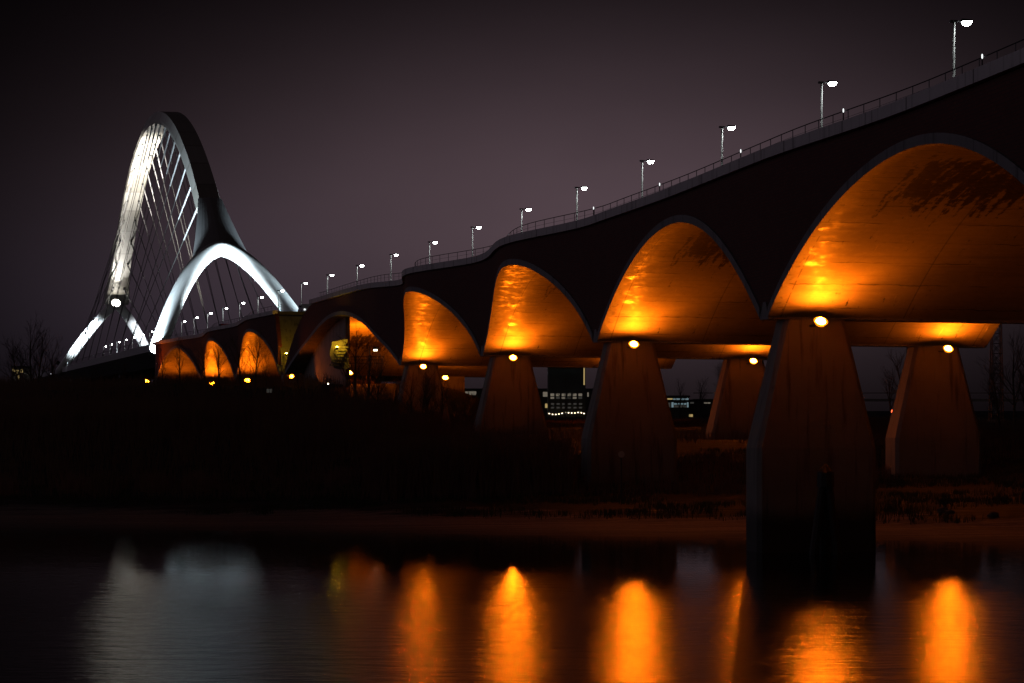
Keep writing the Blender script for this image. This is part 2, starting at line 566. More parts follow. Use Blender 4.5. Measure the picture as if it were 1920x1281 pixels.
def build_viaduct(root, spans, s0, s1, pier_cap, lcut=False, rcut=False, zdeck0=Z_DECK):
    # per-span shell, ring, brick wall
    for (a, c) in spans:
        a2, c2 = a + .8, c - .8
        if rcut and a == spans[0][0]:
            a2 = a - 1.5
        n = 40
        sh = MB()
        nv = 8
        for i in range(n + 1):
            s = a2 + (c2 - a2) * i / n
            z = arch_z(a2, c2, s)
            vn = -offn(s) + 0.02
            for j in range(nv + 1):
                v = vn + (OFFF - vn) * j / nv
                sh.vert(BP(s, v, z + fall(s, v)), (c2 - s, v + 14))
        for i in range(n):
            for j in range(nv):
                p = i * (nv + 1) + j
                sh.face((p, p + 1, p + nv + 2, p + nv + 1))
        sh.build('arch_shell', M['shell'], root, smooth=True)
        for side in (0, 1):
            rg = MB()
            wl = MB()
            rr = []
            n2 = 48
            for i in range(n2 + 1):
                s = a2 + (c2 - a2) * i / n2
                if side == 0:
                    vo, vi, fz = -offn(s) - .10, -offn(s) + .55, 0.0
                else:
                    vo, vi, fz = OFFF + .10, OFFF - .55, -FALL
                z0, z1 = arch_z(a2, c2, s) - 0.004 + fz, ring_top(a2, c2, s) + fz
                rr.append([BP(s, vo, z0), BP(s, vo, z1), BP(s, vi, z1), BP(s, vi, z0)])
            rg.loft(rr, True, True)
            for k in range(len(rg.v)):
                rg.uv[k] = ((k // 4) * (c2 - a2) / n2 * 1.06, (k % 4) * .4)
            rg.build('arch_ring', M['ring'], root)
            # brick spandrel from the ring (or the pier tip) up to the parapet
            aa, cc = a, c
            ss = [aa + (cc - aa) * i / n2 for i in range(n2 + 1)]
            rows = []
            for s in ss:
                vo = -offn(s) if side == 0 else OFFF
                vi = vo + (.5 if side == 0 else -.5)
                fz = 0.0 if side == 0 else -FALL
                zt = spandrel_top(s, lcut and c == spans[-1][1], rcut and a == spans[0][0]) + fz
                zb = (ring_top(a2, c2, min(max(s, a2), c2)) - 0.02 if a2 <= s <= c2 else Z_SPR + 0.45) + fz
                zb = min(zb, zt - .02)
                rows.append([BP(s, vo, zb), BP(s, vo, zt), BP(s, vi, zt), BP(s, vi, zb)])
            wl.loft(rows, True, True)
            for k in range(len(wl.v)):
                wl.uv[k] = (ss[k // 4], wl.v[k][2])
            wl.build('spandrel_wall', M['brick'], root)
    # cross heads over the pier rows
    for sp in pier_cap:
        cb = MB()
        rings = []
        for j in range(9):
            v0 = -offn(sp) - .06
            v = v0 + (OFFF + .06 - v0) * j / 8
            f_ = fall(sp, v)
            rings.append([BP(sp - .82, v, Z_SPR - .10 + f_), BP(sp + .82, v, Z_SPR - .10 + f_), BP(sp + .82, v, Z_SPR + .04 + f_),
                          BP(sp + .25, v, Z_SPR + .75 + f_), BP(sp - .25, v, Z_SPR + .75 + f_), BP(sp - .82, v, Z_SPR + .04 + f_)])
        cb.loft(rings, True, True)
        cb.build('crosshead', M['ring'], root)
    # deck slab, parapet beam, railing
    dk, pb, pf = MB(), MB(), MB()
    d_r, p_r, f_r = [], [], []
    n = int((s1 - s0) / 1.2)
    uvp = []
    for i in range(n + 1):
        s = s0 + (s1 - s0) * i / n
        vn = -offn(s)
        zdeck = zdeck0 + lerp_tab(LIFT, s, True)
        d_r.append([BP(s, vn + .3, zdeck - .75), BP(s, vn + .3, zdeck - .12), BP(s, OFFF - .3, zdeck - .12 - FALL), BP(s, OFFF - .3, zdeck - .75 - FALL)])
        p_r.append([BP(s, vn - .28, zdeck - .52), BP(s, vn - .28, zdeck), BP(s, vn + .34, zdeck), BP(s, vn + .34, zdeck - .52)])
        f_r.append([BP(s, OFFF + .28, zdeck - .52 - FALL), BP(s, OFFF + .28, zdeck - FALL), BP(s, OFFF - .34, zdeck - FALL), BP(s, OFFF - .34, zdeck - .52 - FALL)])
        uvp += [(s, k * .5) for k in range(4)]
    dk.loft(d_r)
    pb.loft(p_r)
    pf.loft(f_r)
    for k in range(len(pb.v)):
        pb.uv[k] = uvp[k]
        pf.uv[k] = uvp[k]
    dk.build('deck', M['road'], root)
    pb.build('parapet_beam', M['fascia'], root)
    pf.build('parapet_beam', M['fascia'], root)
    rl = MB()

    def rail_pt(s, up):
        return BP(s, -offn(s) + .95, zdeck0 + lerp_tab(LIFT, s, True) + up)
    line = [rail_pt(s0 + (s1 - s0) * i / n, .82) for i in range(n + 1)]
    rl.tube(line, .026, 4)
    rl.tube([p - Vector((0, 0, .32)) for p in line], .010, 3)
    s = s0 + .5
    while s < s1:
        rl.tube([rail_pt(s, -.4), rail_pt(s, .82)], .020, 4)
        s += 2.1
    rl.build('railing', M['rail'], root)


via = empty('arch_viaduct', BP(0, 2, 0), 'long dark brick viaduct with big sodium lit vaults, nearest bridge section over the water', 'viaduct')


def part_of(root):
    """parts are written in world coordinates: cancel the root's position"""
    for o in root.children:
        o.matrix_parent_inverse = root.matrix_world.inverted()


build_viaduct(via, SPANS_R, -86.0, 184.5, PIERS[0:], lcut=True)


def pier_mesh(mb, sp, vc, ztop, zbot, zkink=5.0):
    T = PATH(sp)[1]
    Wd = Vector((T.y, -T.x, 0))
    C0 = BP(sp, vc, 0)
    rings = []
    for z, hw, hd in ((zbot, 2.95, 1.25), (zkink, 2.95, 1.25), (ztop, 1.52, .85)):
        ch = .22
        prof = [(-hw + ch, -hd), (hw - ch, -hd), (hw, -hd + ch), (hw, hd - ch), (hw - ch, hd), (-hw + ch, hd), (-hw, hd - ch), (-hw, -hd + ch)]
        rings.append([C0 + Wd * x + T * y + Vector((0, 0, z)) for x, y in prof])
    mb.loft(rings)


V_NEAR = {-85.0: -9.25, -42.5: -9.25, 0.0: -9.25, 42.5: -9.55, 85.0: -9.95, 127.5: -10.6}
V_FAR = {-85.0: 11.0, -42.5: 11.0, 0.0: 11.0, 42.5: 11.0, 85.0: 9.6, 127.5: 9.2}
for sp in PIERS:
    for vc in (V_NEAR[sp], V_FAR[sp]):
        pm = MB()
        zt = Z_SPR - .08 + fall(sp, vc) - .02
        pier_mesh(pm, sp, vc, zt, -1.5 if sp <= 0 else 0.5)
        pm.build('pier', M['pier'], via)

# ---------------------------------------------------------------- terrain and water


def sstep(a, c, x):
    t = min(1, max(0, (x - a) / (c - a)))
    return t * t * (3 - 2 * t)


def ground_z(X, Y):
    d = Y - (140 - .30 * X)
    if d < 0:
        return max(-3.0, d * .06)
    z = lerp_tab([(0, 0), (4, .22), (9, .45), (11, .8), (26, 1.9), (60, 4.6), (120, 5.2), (5000, 5.4)], d)
    nz = mnoise.noise(Vector((X * .06, Y * .06, 0.3))) * .7 * sstep(6, 40, d) + mnoise.noise(Vector((X * .3, Y * .3, 1.7))) * .14 * sstep(2, 12, d)
    far = sstep(700, 1200, Y)
    z += nz * (1 - far)
    lat = X + .235 * (Y - 300)                   # runs parallel to the bridge
    dike = sstep(255, 292, Y) * (1 - sstep(335, 380, Y)) * (1 - sstep(-12, 3, lat))
    z += 4.4 * dike
    z += 2.2 * sstep(330, 400, Y) * (1 - sstep(-40, 0, lat)) * (1 - sstep(480, 560, Y))
    return z


g = MB()
xs = []
x = -420.0
ys = [60, 90, 110, 120, 126] + [130 + 1.5 * i for i in range(60)] + [220 + 5 * i for i in range(70)] + [580, 620, 700, 800, 1000, 1400, 2200, 4000, 7500]
tx = [-1.6, -1.0, -.6, -.45, -.35, -.3] + [-.26 + .52 * i / 90 for i in range(91)] + [.3, .35, .45, .6, 1.0, 1.6]
for Y in ys:
    for t in tx:
        X = t * Y
        g.vert((X, Y, ground_z(X, Y)))
nx = len(tx)
for i in range(len(ys) - 1):
    for j in range(nx - 1):
        p = i * nx + j
        g.face((p, p + 1, p + nx + 1, p + nx))
tag(g.build('ground', M['ground'], smooth=True), kind='structure')
wm = MB()
wm.quad((-400, -60, 0), (400, -60, 0), (400, 320, 0), (-400, 320, 0))
tag(wm.build('river_water', M['water']), kind='structure')

# ---------------------------------------------------------------- sodium floodlights on the piers
DISC_N = 20


def disc(mb, c, nrm, r, r2=None, depth=0.0):
    nrm = nrm.normalized()
    ref = Vector((0, 0, 1)) if abs(nrm.z) < .9 else Vector((1, 0, 0))
    u = nrm.cross(ref).normalized()
    w = nrm.cross(u)
    i = len(mb.v)
    mb.v += [tuple(c + (u * math.cos(2 * math.pi * k / DISC_N) + w * math.sin(2 * math.pi * k / DISC_N)) * r) for k in range(DISC_N)]
    f = tuple(range(i, i + DISC_N))
    # wind the face towards the normal
    a, b_, c_ = Vector(mb.v[i]), Vector(mb.v[i + 1]), Vector(mb.v[i + 2])
    if (b_ - a).cross(c_ - b_).dot(nrm) < 0:
        f = tuple(reversed(f))
    mb.f.append(f)


def floodlight(pos, aim, label, wall_dir, r=.24, lens='E_flood', name='floodlight', group='sodium floodlights on the viaduct piers', beam=None):
    root = empty(name, pos, label, 'floodlight', group)
    aim = aim.normalized()
    hs = MB()
    ref = Vector((0, 0, 1)) if abs(aim.z) < .9 else Vector((1, 0, 0))
    u = aim.cross(ref).normalized()
    w = aim.cross(u)
    rings = []
    for dpt, rr in ((-.26, r * .55), (-.20, r * .85), (-.02, r * 1.03), (.02, r * 1.04)):
        rings.append([aim * dpt + (u * math.cos(2 * math.pi * k / 14) + w * math.sin(2 * math.pi * k / 14)) * rr for k in range(14)])
    # open-fronted housing with a lip
    hs.loft(rings, True, False)
    hs.f.append(tuple(range(13, -1, -1)))
    hs.build('housing', M['dark_metal'], root)
    le = MB()
    le.loft([[aim * dp + (u * math.cos(2 * math.pi * k / 18) + w * math.sin(2 * math.pi * k / 18)) * rr for k in range(18)]
             for dp, rr in ((.03, r), (.03 + r * .30, r * .88), (.03 + r * .55, r * .60), (.03 + r * .65, r * .2))], True, True)
    le.build('lens', M[lens], root)
    if 'flood' in lens:      # glowing ring added round the lens to give its orange halo
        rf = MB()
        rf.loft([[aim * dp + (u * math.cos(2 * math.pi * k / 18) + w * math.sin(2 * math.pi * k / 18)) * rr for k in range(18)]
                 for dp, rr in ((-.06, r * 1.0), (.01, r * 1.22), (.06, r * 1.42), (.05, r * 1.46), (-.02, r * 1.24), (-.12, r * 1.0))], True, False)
        rf.build('halo_ring', M['E_halo'], root)
    if beam:
        ld = bpy.data.lights.new('beam', 'SPOT')
        ld.energy = beam[0]
        ld.color = (1.0, .165, .002)
        ld.spot_size = R(beam[2])
        ld.spot_blend = 1.0
        ld.shadow_soft_size = .25
        lo = bpy.data.objects.new('beam', ld)
        COL.objects.link(lo)
        lo.parent = root
        lo.location = aim * (.1 + r)
        lo.rotation_euler = beam[1].to_track_quat('-Z', 'Y').to_euler()
    br = MB()
    br.tube([Vector((0, 0, 0)) - aim * .2, wall_dir * 1.9 + Vector((0, 0, -.12))], .05, 6)
    br.build('bracket', M['dark_metal'], root)
    return root


FL_LABEL = {
    (0.0, 0): 'sodium floodlight on the front of the big pier standing in the water',
    (0.0, 1): 'sodium floodlight on the far column of the water pier row',
    (42.5, 0): 'sodium floodlight on the near column right of the round signpost',
    (42.5, 1): 'sodium floodlight on the wide far column beside the lattice mast',
    (85.0, 0): 'sodium floodlight on the third near pier, under the third vault',
    (85.0, 1): 'sodium floodlight on the far column peeping out left of the water pier',
    (127.5, 0): 'sodium floodlight on the fourth near pier, left of the narrow gap with pale facade',
    (127.5, 1): 'sodium floodlight on the far column of the fourth pier row',
    (-42.5, 0): 'sodium floodlight on the pier before the water pier',
    (-42.5, 1): 'sodium floodlight on the far column before the water pier',
}
TILT = 50
for sp in PIERS:
    if sp < 0:
        continue
    T = PATH(sp)[1]
    for k, vc in enumerate((V_NEAR[sp] - .25, V_FAR[sp] + .1)):
        p = BP(sp, vc, 11.02 + fall(sp, vc)) - T * 2.7
        aim = -T * math.cos(R(TILT)) + Vector((0, 0, math.sin(R(TILT))))
        Wd = Vector((T.y, -T.x, 0))
        bd = (-T * .80 + Wd * .22 + Vector((0, 0, .60))).normalized()
        floodlight(p, aim, FL_LABEL[(sp, k)], T, beam=(P_BEAM, bd, 112))

# ---------------------------------------------------------------- far section beyond the dike, junction walls
via2 = empty('dike_viaduct', BP(248, 2, 5), 'small dark brick viaduct arches glowing behind bare trees under the white arch', 'viaduct')
build_viaduct(via2, SPANS_L, 208.5, 346.0, [248.0, 292.0, 343.0], rcut=True, zdeck0=Z_DECK - .35)
for sp in (248.0, 292.0, 343.0):
    for vc in (-12.6, 11.0):
        pm = MB()
        pier_mesh(pm, sp, vc, Z_SPR - .1 + fall(sp, vc), 2.0, 6.0)
        pm.build('pier', M['pier'], via2)
# sloping end wall seen through the open joint
ew = MB()
ew.loft([[BP(208.3, v, Z_DECK - .5 + fall(206, v)), BP(208.9, v, Z_DECK - .5 + fall(206, v)), BP(205.0, v, 11.6), BP(204.2, v, 11.6)] for v in (-14.3, -8, 0, 8, 13.8)])
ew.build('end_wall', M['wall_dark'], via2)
pl = MB()
pl.loft([[BP(203.4, v, 4), BP(206.5, v, 4), BP(206.2, v, 11.58), BP(203.7, v, 11.58)] for v in (-14.2, -10.5)])
pl.build('pier', M['wallc'], via2)
ew = MB()
ew.loft([[BP(184.2, v, Z_DECK + .2), BP(184.8, v, Z_DECK + .2), BP(195, v, 15.9), BP(201.4, v, 11.5), BP(200.4, v, 11.4), BP(193.5, v, 14.5)] for v in (-13.0, -7, 0, 8, 13.8)])
ew.build('end_wall', M['wallc'], via)
pl = MB()
pl.loft([[BP(199.2, v, 4), BP(202.6, v, 4), BP(201.6, v, 11.35), BP(199.6, v, 11.35)] for v in (-13.4, -9.5)])
pl.build('pier', M['wallc'], via)
pl = MB()
pl.loft([[BP(199.2, v, 4), BP(202.6, v, 4), BP(201.6, v, 11.1), BP(199.6, v, 11.1)] for v in (2.6, 8.2)])
pl.build('pier', M['wallc'], via)

# longitudinal wall under the wide dike vault, dark on this side
dw = empty('dividing_wall', BP(176, -11.6, 9), 'tall dark concrete wall standing under the widest vault of the viaduct', 'wall')
w_ = MB()
rr = []
for i in range(13):
    s = 167 + (199.5 - 167) * i / 12
    zt = arch_z(128.3, 200.2, s) - .03
    rr.append([BP(s, -12.3, 4), BP(s, -12.3, zt), BP(s, -11.8, zt), BP(s, -11.8, 4)])
w_.loft(rr)
w_.build('wall', M['wallc'], dw)

# stair block with yellow light, in front of the dividing wall
sb = empty('stair_block', BP(166, -13, 9), 'angular concrete stair block lit yellow at its top, under the widest vault', 'stair')
prof_px = [(618, 664), (623, 641), (646, 636), (652, 637), (651, 643), (646, 650), (652, 664), (656, 690), (640, 694), (626, 690)]
m0, m1 = [at(x, y, 281) for x, y in prof_px], [at(x + 3, y, 284.5) for x, y in prof_px]
w_ = MB()
w_.loft([m0, m1])
w_.build('wall', M['wallc'], sb)
st = MB()
for k in range(7):
    q = at(627 + 3.2 * k, 684 - 5.6 * k, 280.9)
    st.box(-.5, .5, -.5, 0, -.12, .05, Matrix.Translation(q))
st.build('step', M['wallc'], sb)

rw = empty('retaining_wall', at(690, 740, 275), 'low dark retaining wall with thin railing below the widest vault', 'wall')
w_ = MB()
w_.loft([[at(x, y, 275), at(x, y, 276)] for x, y in ((658, 690), (718, 690), (718, 760), (658, 760))], True, True)
w_.build('wall', M['wallc'], rw)
w_ = MB()
for yy in (669, 675, 681):
    w_.tube([at(658, yy, 275.4), at(718, yy, 275.4)], .035, 4)
for k in range(9):
    w_.tube([at(658 + 7.5 * k, 669, 275.4), at(658 + 7.5 * k, 690.5, 275.4)], .03, 4)
w_.build('railing', M['rail'], rw)


def px_flood(x, y, Y, label, tilt=55, az=0.0, r=.30, lens='E_flood', beam=None):
    s = S_OF_Y(Y)
    T = PATH(s)[1]
    Wd = Vector((T.y, -T.x, 0))
    h = (-T * math.cos(az) + Wd * math.sin(az))
    aim = h * math.cos(R(tilt)) + Vector((0, 0, math.sin(R(tilt))))
    if beam:
        beam = (beam[0], (T * beam[1] + Wd * beam[2] + Vector((0, 0, beam[3]))).normalized(), beam[4])
    return floodlight(at(x, y, Y), aim, label, T, r, lens, beam=beam)


px_flood(655, 700, 294.0, 'sodium floodlight at the foot of the dividing wall under the widest vault', 70, .5, .34, 'E_flood', (17000, .45, .65, .6, 130))
px_flood(547, 706, 309.0, 'sodium floodlight on the last pier before the open joint', 20, -.3, .2, 'E_flood_weak')
px_flood(835, 709, 317.0, 'small sodium floodlight low in the gap between third and fourth piers', 52)
px_flood(464, 714, 361.5, 'sodium floodlight under the first small arch past the joint', 45, 0, .34, 'E_flood_mid', (1700, -.75, .2, .6, 125))
px_flood(397, 720, 404.5, 'sodium floodlight under the middle small arch behind bare trees', 45, 0, .40, 'E_flood_mid', (1700, -.75, .2, .6, 125))
px_flood(275, 715, 449.0, 'sodium floodlight at the outer foot of the last small arch', 45, .3, .34, 'E_flood_mid', (1700, -.7, .4, .6, 125))
px_flood(340, 722, 450.0, 'sodium floodlight behind the trees under the last small arch', 55, .1, .26, 'E_flood_mid')
px_flood(537, 664, 321.5, 'yellow lamp at the bottom of the open joint', 66, 3.0, .16, 'E_yel2')
o = px_flood(632, 652, 279.3, 'yellow stair lamp beside the angular stair block', 62, 2.9, .14, 'E_yel')

# ---------------------------------------------------------------- arch bridge over the main river
A0 = Vector((-50.5, 471.5, 0))
AD = Vector((-.2365, .9716, 0)).normalized()
AW = Vector((AD.y, -AD.x, 0))
SPAN, RISE = 285.0, 56.5
Z_ARCH0 = 19.0


def ap(t, l, z):
    return A0 + AD * t + AW * l + Vector((0, 0, z))


def rib_z(t):
    u = t / SPAN
    return Z_ARCH0 + RISE * 4 * u * (1 - u)


arch = empty('arch_bridge', ap(0, 0, 0), 'tall white steel arch bridge with splayed legs and hangers, floodlit at night', 'bridge')
T0, T1 = 42.2, 259.0
rb = MB()
rings, uvs = [], []
N = 90
for i in range(N + 1):
    t = T0 + (T1 - T0) * i / N
    z = rib_z(t)
    sl = RISE * 4 * (1 - 2 * t / SPAN) / SPAN
    tn = Vector((1, 0, sl)).normalized()     # (along, -, up)
    nn = Vector((-sl, 0, 1)).normalized()
    wd = 2.6 + .1 * math.exp(-((t - T0) / 12.0) ** 2) + .9 * math.exp(-((T1 - t) / 8.0) ** 2)
    dp = 1.35
    prof = [(-wd * .93, -dp), (wd * .93, -dp), (wd, -.5), (wd * .76, dp), (-wd * .76, dp), (-wd, -.5)]
    rings.append([ap(t + nn.x * q, l, z + nn.z * q) for l, q in prof])
    uvs += [(t, l + 20.7) for l, q in prof]
rb.loft(rings)
for k, w2 in enumerate(uvs):
    rb.uv[k] = w2
rb.build('arch_rib', M['steel'], arch)


def portal(tf, sgn, tj, zj, nexp, spread, rad, label=None):
    """splayed pair of legs meeting under the rib"""
    pts = []
    n = 40
    for i in range(n + 1):
        q = -1 + 2 * i / n
        f = 1 - abs(q) ** nexp
        pts.append((tf + (tj - tf) * f, spread * q, Z_ARCH0 - 1.0 + (zj - Z_ARCH0 + 1.0) * f))
    mb = MB()
    P = [ap(*p) for p in pts]
    rg = []
    back = AD * (1 if sgn > 0 else -1)
    for i in range(n + 1):
        d = (P[min(i + 1, n)] - P[max(i - 1, 0)]).normalized()
        e = d.cross(Vector((AD.x, AD.y, -.55 * sgn))).normalized()
        w = d.cross(e).normalized()
        ring = []
        for k in range(14):
            a = 2 * math.pi * k / 14
            ring.append(P[i] + (e * math.cos(a) * rad + w * math.sin(a) * rad * .8))
        rg.append(ring)
    mb.loft(rg)
    o = mb.build('portal_leg', M['white_paint'], arch, smooth=True)
    return P


PN = portal(0.0, 1, 23.5, 38.0, 1.75, 14.6, 1.62)
PF = portal(SPAN, -1, 260.0, 37.0, 1.25, 14.2, 1.35)
# saddle where the near legs run together into the rib
sd = MB()
rings = []
NJ = 13
for k in range(13):
    f = k / 12
    e = f ** .75
    top, bot = [], []
    for j in range(NJ):
        q = -.62 + 1.24 * j / (NJ - 1)
        pi = PN[int(round((q + 1) / 2 * 40))]
        ll = -2.35 + 4.7 * j / (NJ - 1)
        tt = 41.0
        A_ = pi + Vector((0, 0, .55)) + AD * 1.0
        B_ = ap(tt + 1.5, ll, rib_z(tt + 1.5) + 1.85 - .10 * abs(ll))
        g_ = f
        p = Vector((A_.x + (B_.x - A_.x) * g_, A_.y + (B_.y - A_.y) * g_, A_.z + (B_.z - A_.z) * f))
        la = (A_ - A0).dot(AW)
        p = p + AW * ((ll - la) * (f ** .62 - f))
        top.append(p)
        bot.append(p + Vector((0, 0, -.7 - 2.0 * f)) + AD * (1.6 - f))
    rings.append(top + bot[::-1])
sd.loft(rings)
sd.build('saddle', M['grey_steel'], arch, smooth=False)
# deck
dk = MB()
rings = []
for k in range(70):
    s = 346.2 + (1010 - 346.2) * k / 69
    rings.append([BP(s, -15.6, Z_DECK - 1.5), BP(s, -15.6, Z_DECK - .1), BP(s, 16.4, Z_DECK - .1), BP(s, 16.4, Z_DECK - 1.5), BP(s, 10, Z_DECK - 3.6), BP(s, -9.2, Z_DECK - 3.6)])
dk.loft(rings)
dk.build('deck', M['grey_steel'], arch)
rl = MB()
for v in (-15.2, 16.0):
    ln = [BP(346.5 + 8 * k, v, Z_DECK + 1.0) for k in range(52)]
    rl.tube(ln, .04, 4)
    for k in range(103):
        q = BP(346.5 + 4 * k, v, Z_DECK - .1)
        rl.tube([q, q + Vector((0, 0, 1.1))], .035, 3)
rl.build('railing', M['rail'], arch)
# tapered bank piers of the arch bridge
for s in (351.0, 640.0):
    for v in (-11.5, 12.5):
        pm = MB()
        pier_mesh(pm, s, v, Z_DECK - 3.5, 2.0, 6.0)
        pm.build('pier', M['pier'], arch)
# hangers: two per station, splayed to both deck edges, thick paler sockets at the rib, lit tops put into the colour
nh = 20
for i in range(nh):
    t = 47 + (252 - 47) * i / (nh - 1)
    sl = RISE * 4 * (1 - 2 * t / SPAN) / SPAN
    for sd_ in (-1, 1):
        top = ap(t + .4 * sl, sd_ * 1.5, rib_z(t) - 1.45)
        bot = ap(t + 6.0 * (1 if i % 2 else -1), sd_ * 14.4, Z_DECK)
        d = (bot - top)
        hm = MB()
        L = d.length
        k1 = min(.35, 8.5 / L)
        hm.tube([top, bot], .075, 5)
        ho = hm.build('hanger', M['cable'], arch)  # dark cable colour stands for the hanger's unlit length
        hm = MB()
        hm.tube([top, top + d * k1 * .15, top + d * k1], [.22, .18, .12], 6)
        hm.build('socket', M['grey_steel'], ho)
        hm = MB()
        nn = Vector((-sl, 0, 1)).normalized()
        c_ = ap(t, sd_ * 1.5, rib_z(t)) + (AD * nn.x + Vector((0, 0, nn.z))) * -1.48
        hm.loft([[c_ + AD * x_ + AW * y_ + Vector((0, 0, x_ * sl)) + Vector((0, 0, z_)) for x_, y_ in ((-.34, -.26), (.34, -.26), (.34, .26), (-.34, .26))] for z_ in (-.10, .2)])
        hm.build('anchor', M['dark_metal'], ho)
for o in (via, via2, arch, dw, sb, rw):
    bpy.context.view_layer.update()
    part_of(o)


def spot(name, pos, target, power, colr, size_deg, blend, label, lens='E_spot', r=.5, vis=True):
    root = empty(name, pos, label, 'floodlight', 'white floodlights on the arch bridge')
    aim = (Vector(target) - Vector(pos)).normalized()
    hs = MB()
    ref = Vector((0, 0, 1)) if abs(aim.z) < .9 else Vector((1, 0, 0))
    u = aim.cross(ref).normalized()
    w = aim.cross(u)
    rings = [[aim * dpt + (u * math.cos(2 * math.pi * k / 12) + w * math.sin(2 * math.pi * k / 12)) * rr for k in range(12)]
             for dpt, rr in ((-.9, r * .5), (-.6, r * 1.05), (0.0, r * 1.15))]
    hs.loft(rings, True, False)
    hs.f.append(tuple(range(11, -1, -1)))
    hs.build('housing', M['dark_metal'], root)
    le = MB()
    disc(le, aim * -.05, aim, r)
    le.build('lens', M[lens], root)
    ld = bpy.data.lights.new('beam', 'SPOT')
    ld.energy = power
    ld.color = colr
    ld.spot_size = R(size_deg)
    ld.spot_blend = blend
    ld.shadow_soft_size = 1.2
    if power > 1e6:
        ld.shadow_soft_size = 9.0
    lo = bpy.data.objects.new('beam', ld)
    COL.objects.link(lo)
    lo.parent = root
    lo.location = aim * .1
    lo.rotation_euler = aim.to_track_quat('-Z', 'Y').to_euler()
    return root


apex = (22, 0, 36)
spot('arch_floodlight', ap(-10, 22.0, 13), ap(11, 10.5, 29), 8.0e5, (.74, .92, 1), 40, .7, 'cool white floodlight at the right near foot of the white arch')
spot('arch_floodlight', ap(-10, -22.0, 13), ap(11, -10.5, 29), 8.0e5, (.74, .92, 1), 40, .7, 'cool white floodlight at the left near foot of the white arch')
spot('arch_floodlight', ap(5.5, 6.0, 19.6), ap(21, 1.5, 37), 0.9e5, (.80, .95, 1), 74, .8, 'cool white floodlight under the near leg fork, on its right side')
spot('arch_floodlight', ap(5.5, -6.0, 19.6), ap(21, -1.5, 37), 0.9e5, (.80, .95, 1), 74, .8, 'cool white floodlight under the near leg fork, on its left side')
spot('arch_floodlight', ap(SPAN - 24, -16.0, 20.4), ap(SPAN - 12, -7.5, 30), 1.3e5, (.82, .95, 1), 70, .6, 'cool white floodlight at the lowest far leg of the white arch')
spot('arch_floodlight', ap(SPAN - 24, 15.0, 20.4), ap(SPAN - 12, 6.5, 30), 3.0e4, (.9, .95, 1), 70, .6, 'white floodlight at the right far foot of the white arch')
spot('arch_floodlight', ap(253, -.6, 37.0), ap(214, 0, 57), 4.0e4, (1, .95, .86), 54, .8, 'glaring warm floodlight where the far legs of the arch meet', 'E_spotw', 1.15)
spot('arch_floodlight', ap(132, 0, 20.4), ap(182, 0, 68), 1.9e6, (1, .93, .80), 48, .9, 'warm floodlight hidden on the deck under the arch crown')

# ---------------------------------------------------------------- street lamps along the deck
ORD = ['', 'second', 'third', 'fourth', 'fifth', 'sixth', 'seventh', 'eighth', 'ninth', 'tenth', 'eleventh', 'twelfth', 'thirteenth', 'fourteenth',
       'fifteenth', 'sixteenth', 'seventeenth', 'eighteenth', 'nineteenth', 'twentieth', 'twenty-first', 'twenty-second', 'twenty-third', 'twenty-fourth',
       'twenty-fifth', 'twenty-sixth', 'twenty-seventh', 'twenty-eighth', 'twenty-ninth', 'thirtieth', 'thirty-first', 'thirty-second']


def make_lamp():
    root = empty('street_lamp', (0, 0, 0), None, 'street lamp', 'street lamps along the bridge deck')
    p = MB()
    p.tube([(0, 0, 0), (0, 0, .9), (0, 0, .92), (0, 0, 7.45)], [.13, .13, .085, .06], 10)
    p.build('pole', M['pole'], root, smooth=True)
    a = MB()
    a.tube([(-.2, 0, 7.42), (.5, 0, 7.46)], .05, 6)
    a.box(-.20, .12, -.10, .10, 7.38, 7.50)
    a.build('arm', M['dark_metal'], root)
    h = MB()
    h.loft([[(.36, -.18, 7.44), (.36, .18, 7.44), (1.0, .16, 7.46), (1.0, -.16, 7.46)], [(.42, -.13, 7.58), (.42, .13, 7.58), (.95, .10, 7.54), (.95, -.10, 7.54)]])
    h.build('lamp_head', M['dark_metal'], root)
    le = MB()
    le.loft([[(.56, -.12, 7.25), (.80, -.12, 7.25), (.80, .12, 7.25), (.56, .12, 7.25)], [(.48, -.17, 7.38), (.90, -.17, 7.38), (.90, .17, 7.38), (.48, .17, 7.38)], [(.46, -.17, 7.44), (.92, -.17, 7.45), (.92, .17, 7.45), (.46, .17, 7.44)]])
    le.build('lens', M['E_street'], root)
    return root


def dup(root, loc, rz, label):
    r = root.copy()
    COL.objects.link(r)
    r.location = loc
    r.rotation_euler = (0, 0, rz)
    r['label'] = label
    for ch in root.children:
        c = ch.copy()
        COL.objects.link(c)
        c.parent = r
        for gch in ch.children:
            d = gch.copy()
            COL.objects.link(d)
            d.parent = c
    return r


lamp0 = make_lamp()
LP = [131.5 + 24.55 * i for i in range(28)]
for i, Y in enumerate(LP):
    s = S_OF_Y(Y)
    P, T = PATH(s)
    loc = (P.x, P.y, 26.8 - 7.45)
    rz = math.atan2(T.y, T.x) - math.pi / 2
    lab = ('tall street lamp with a glaring white head, rightmost on the bridge deck' if i == 0 else
           'white street lamp on the bridge deck, %s from the right' % ORD[i])
    if i == 0:
        lamp0.location = loc
        lamp0.rotation_euler = (0, 0, rz)
        lamp0['label'] = lab
    else:
        dup(lamp0, loc, rz, lab)

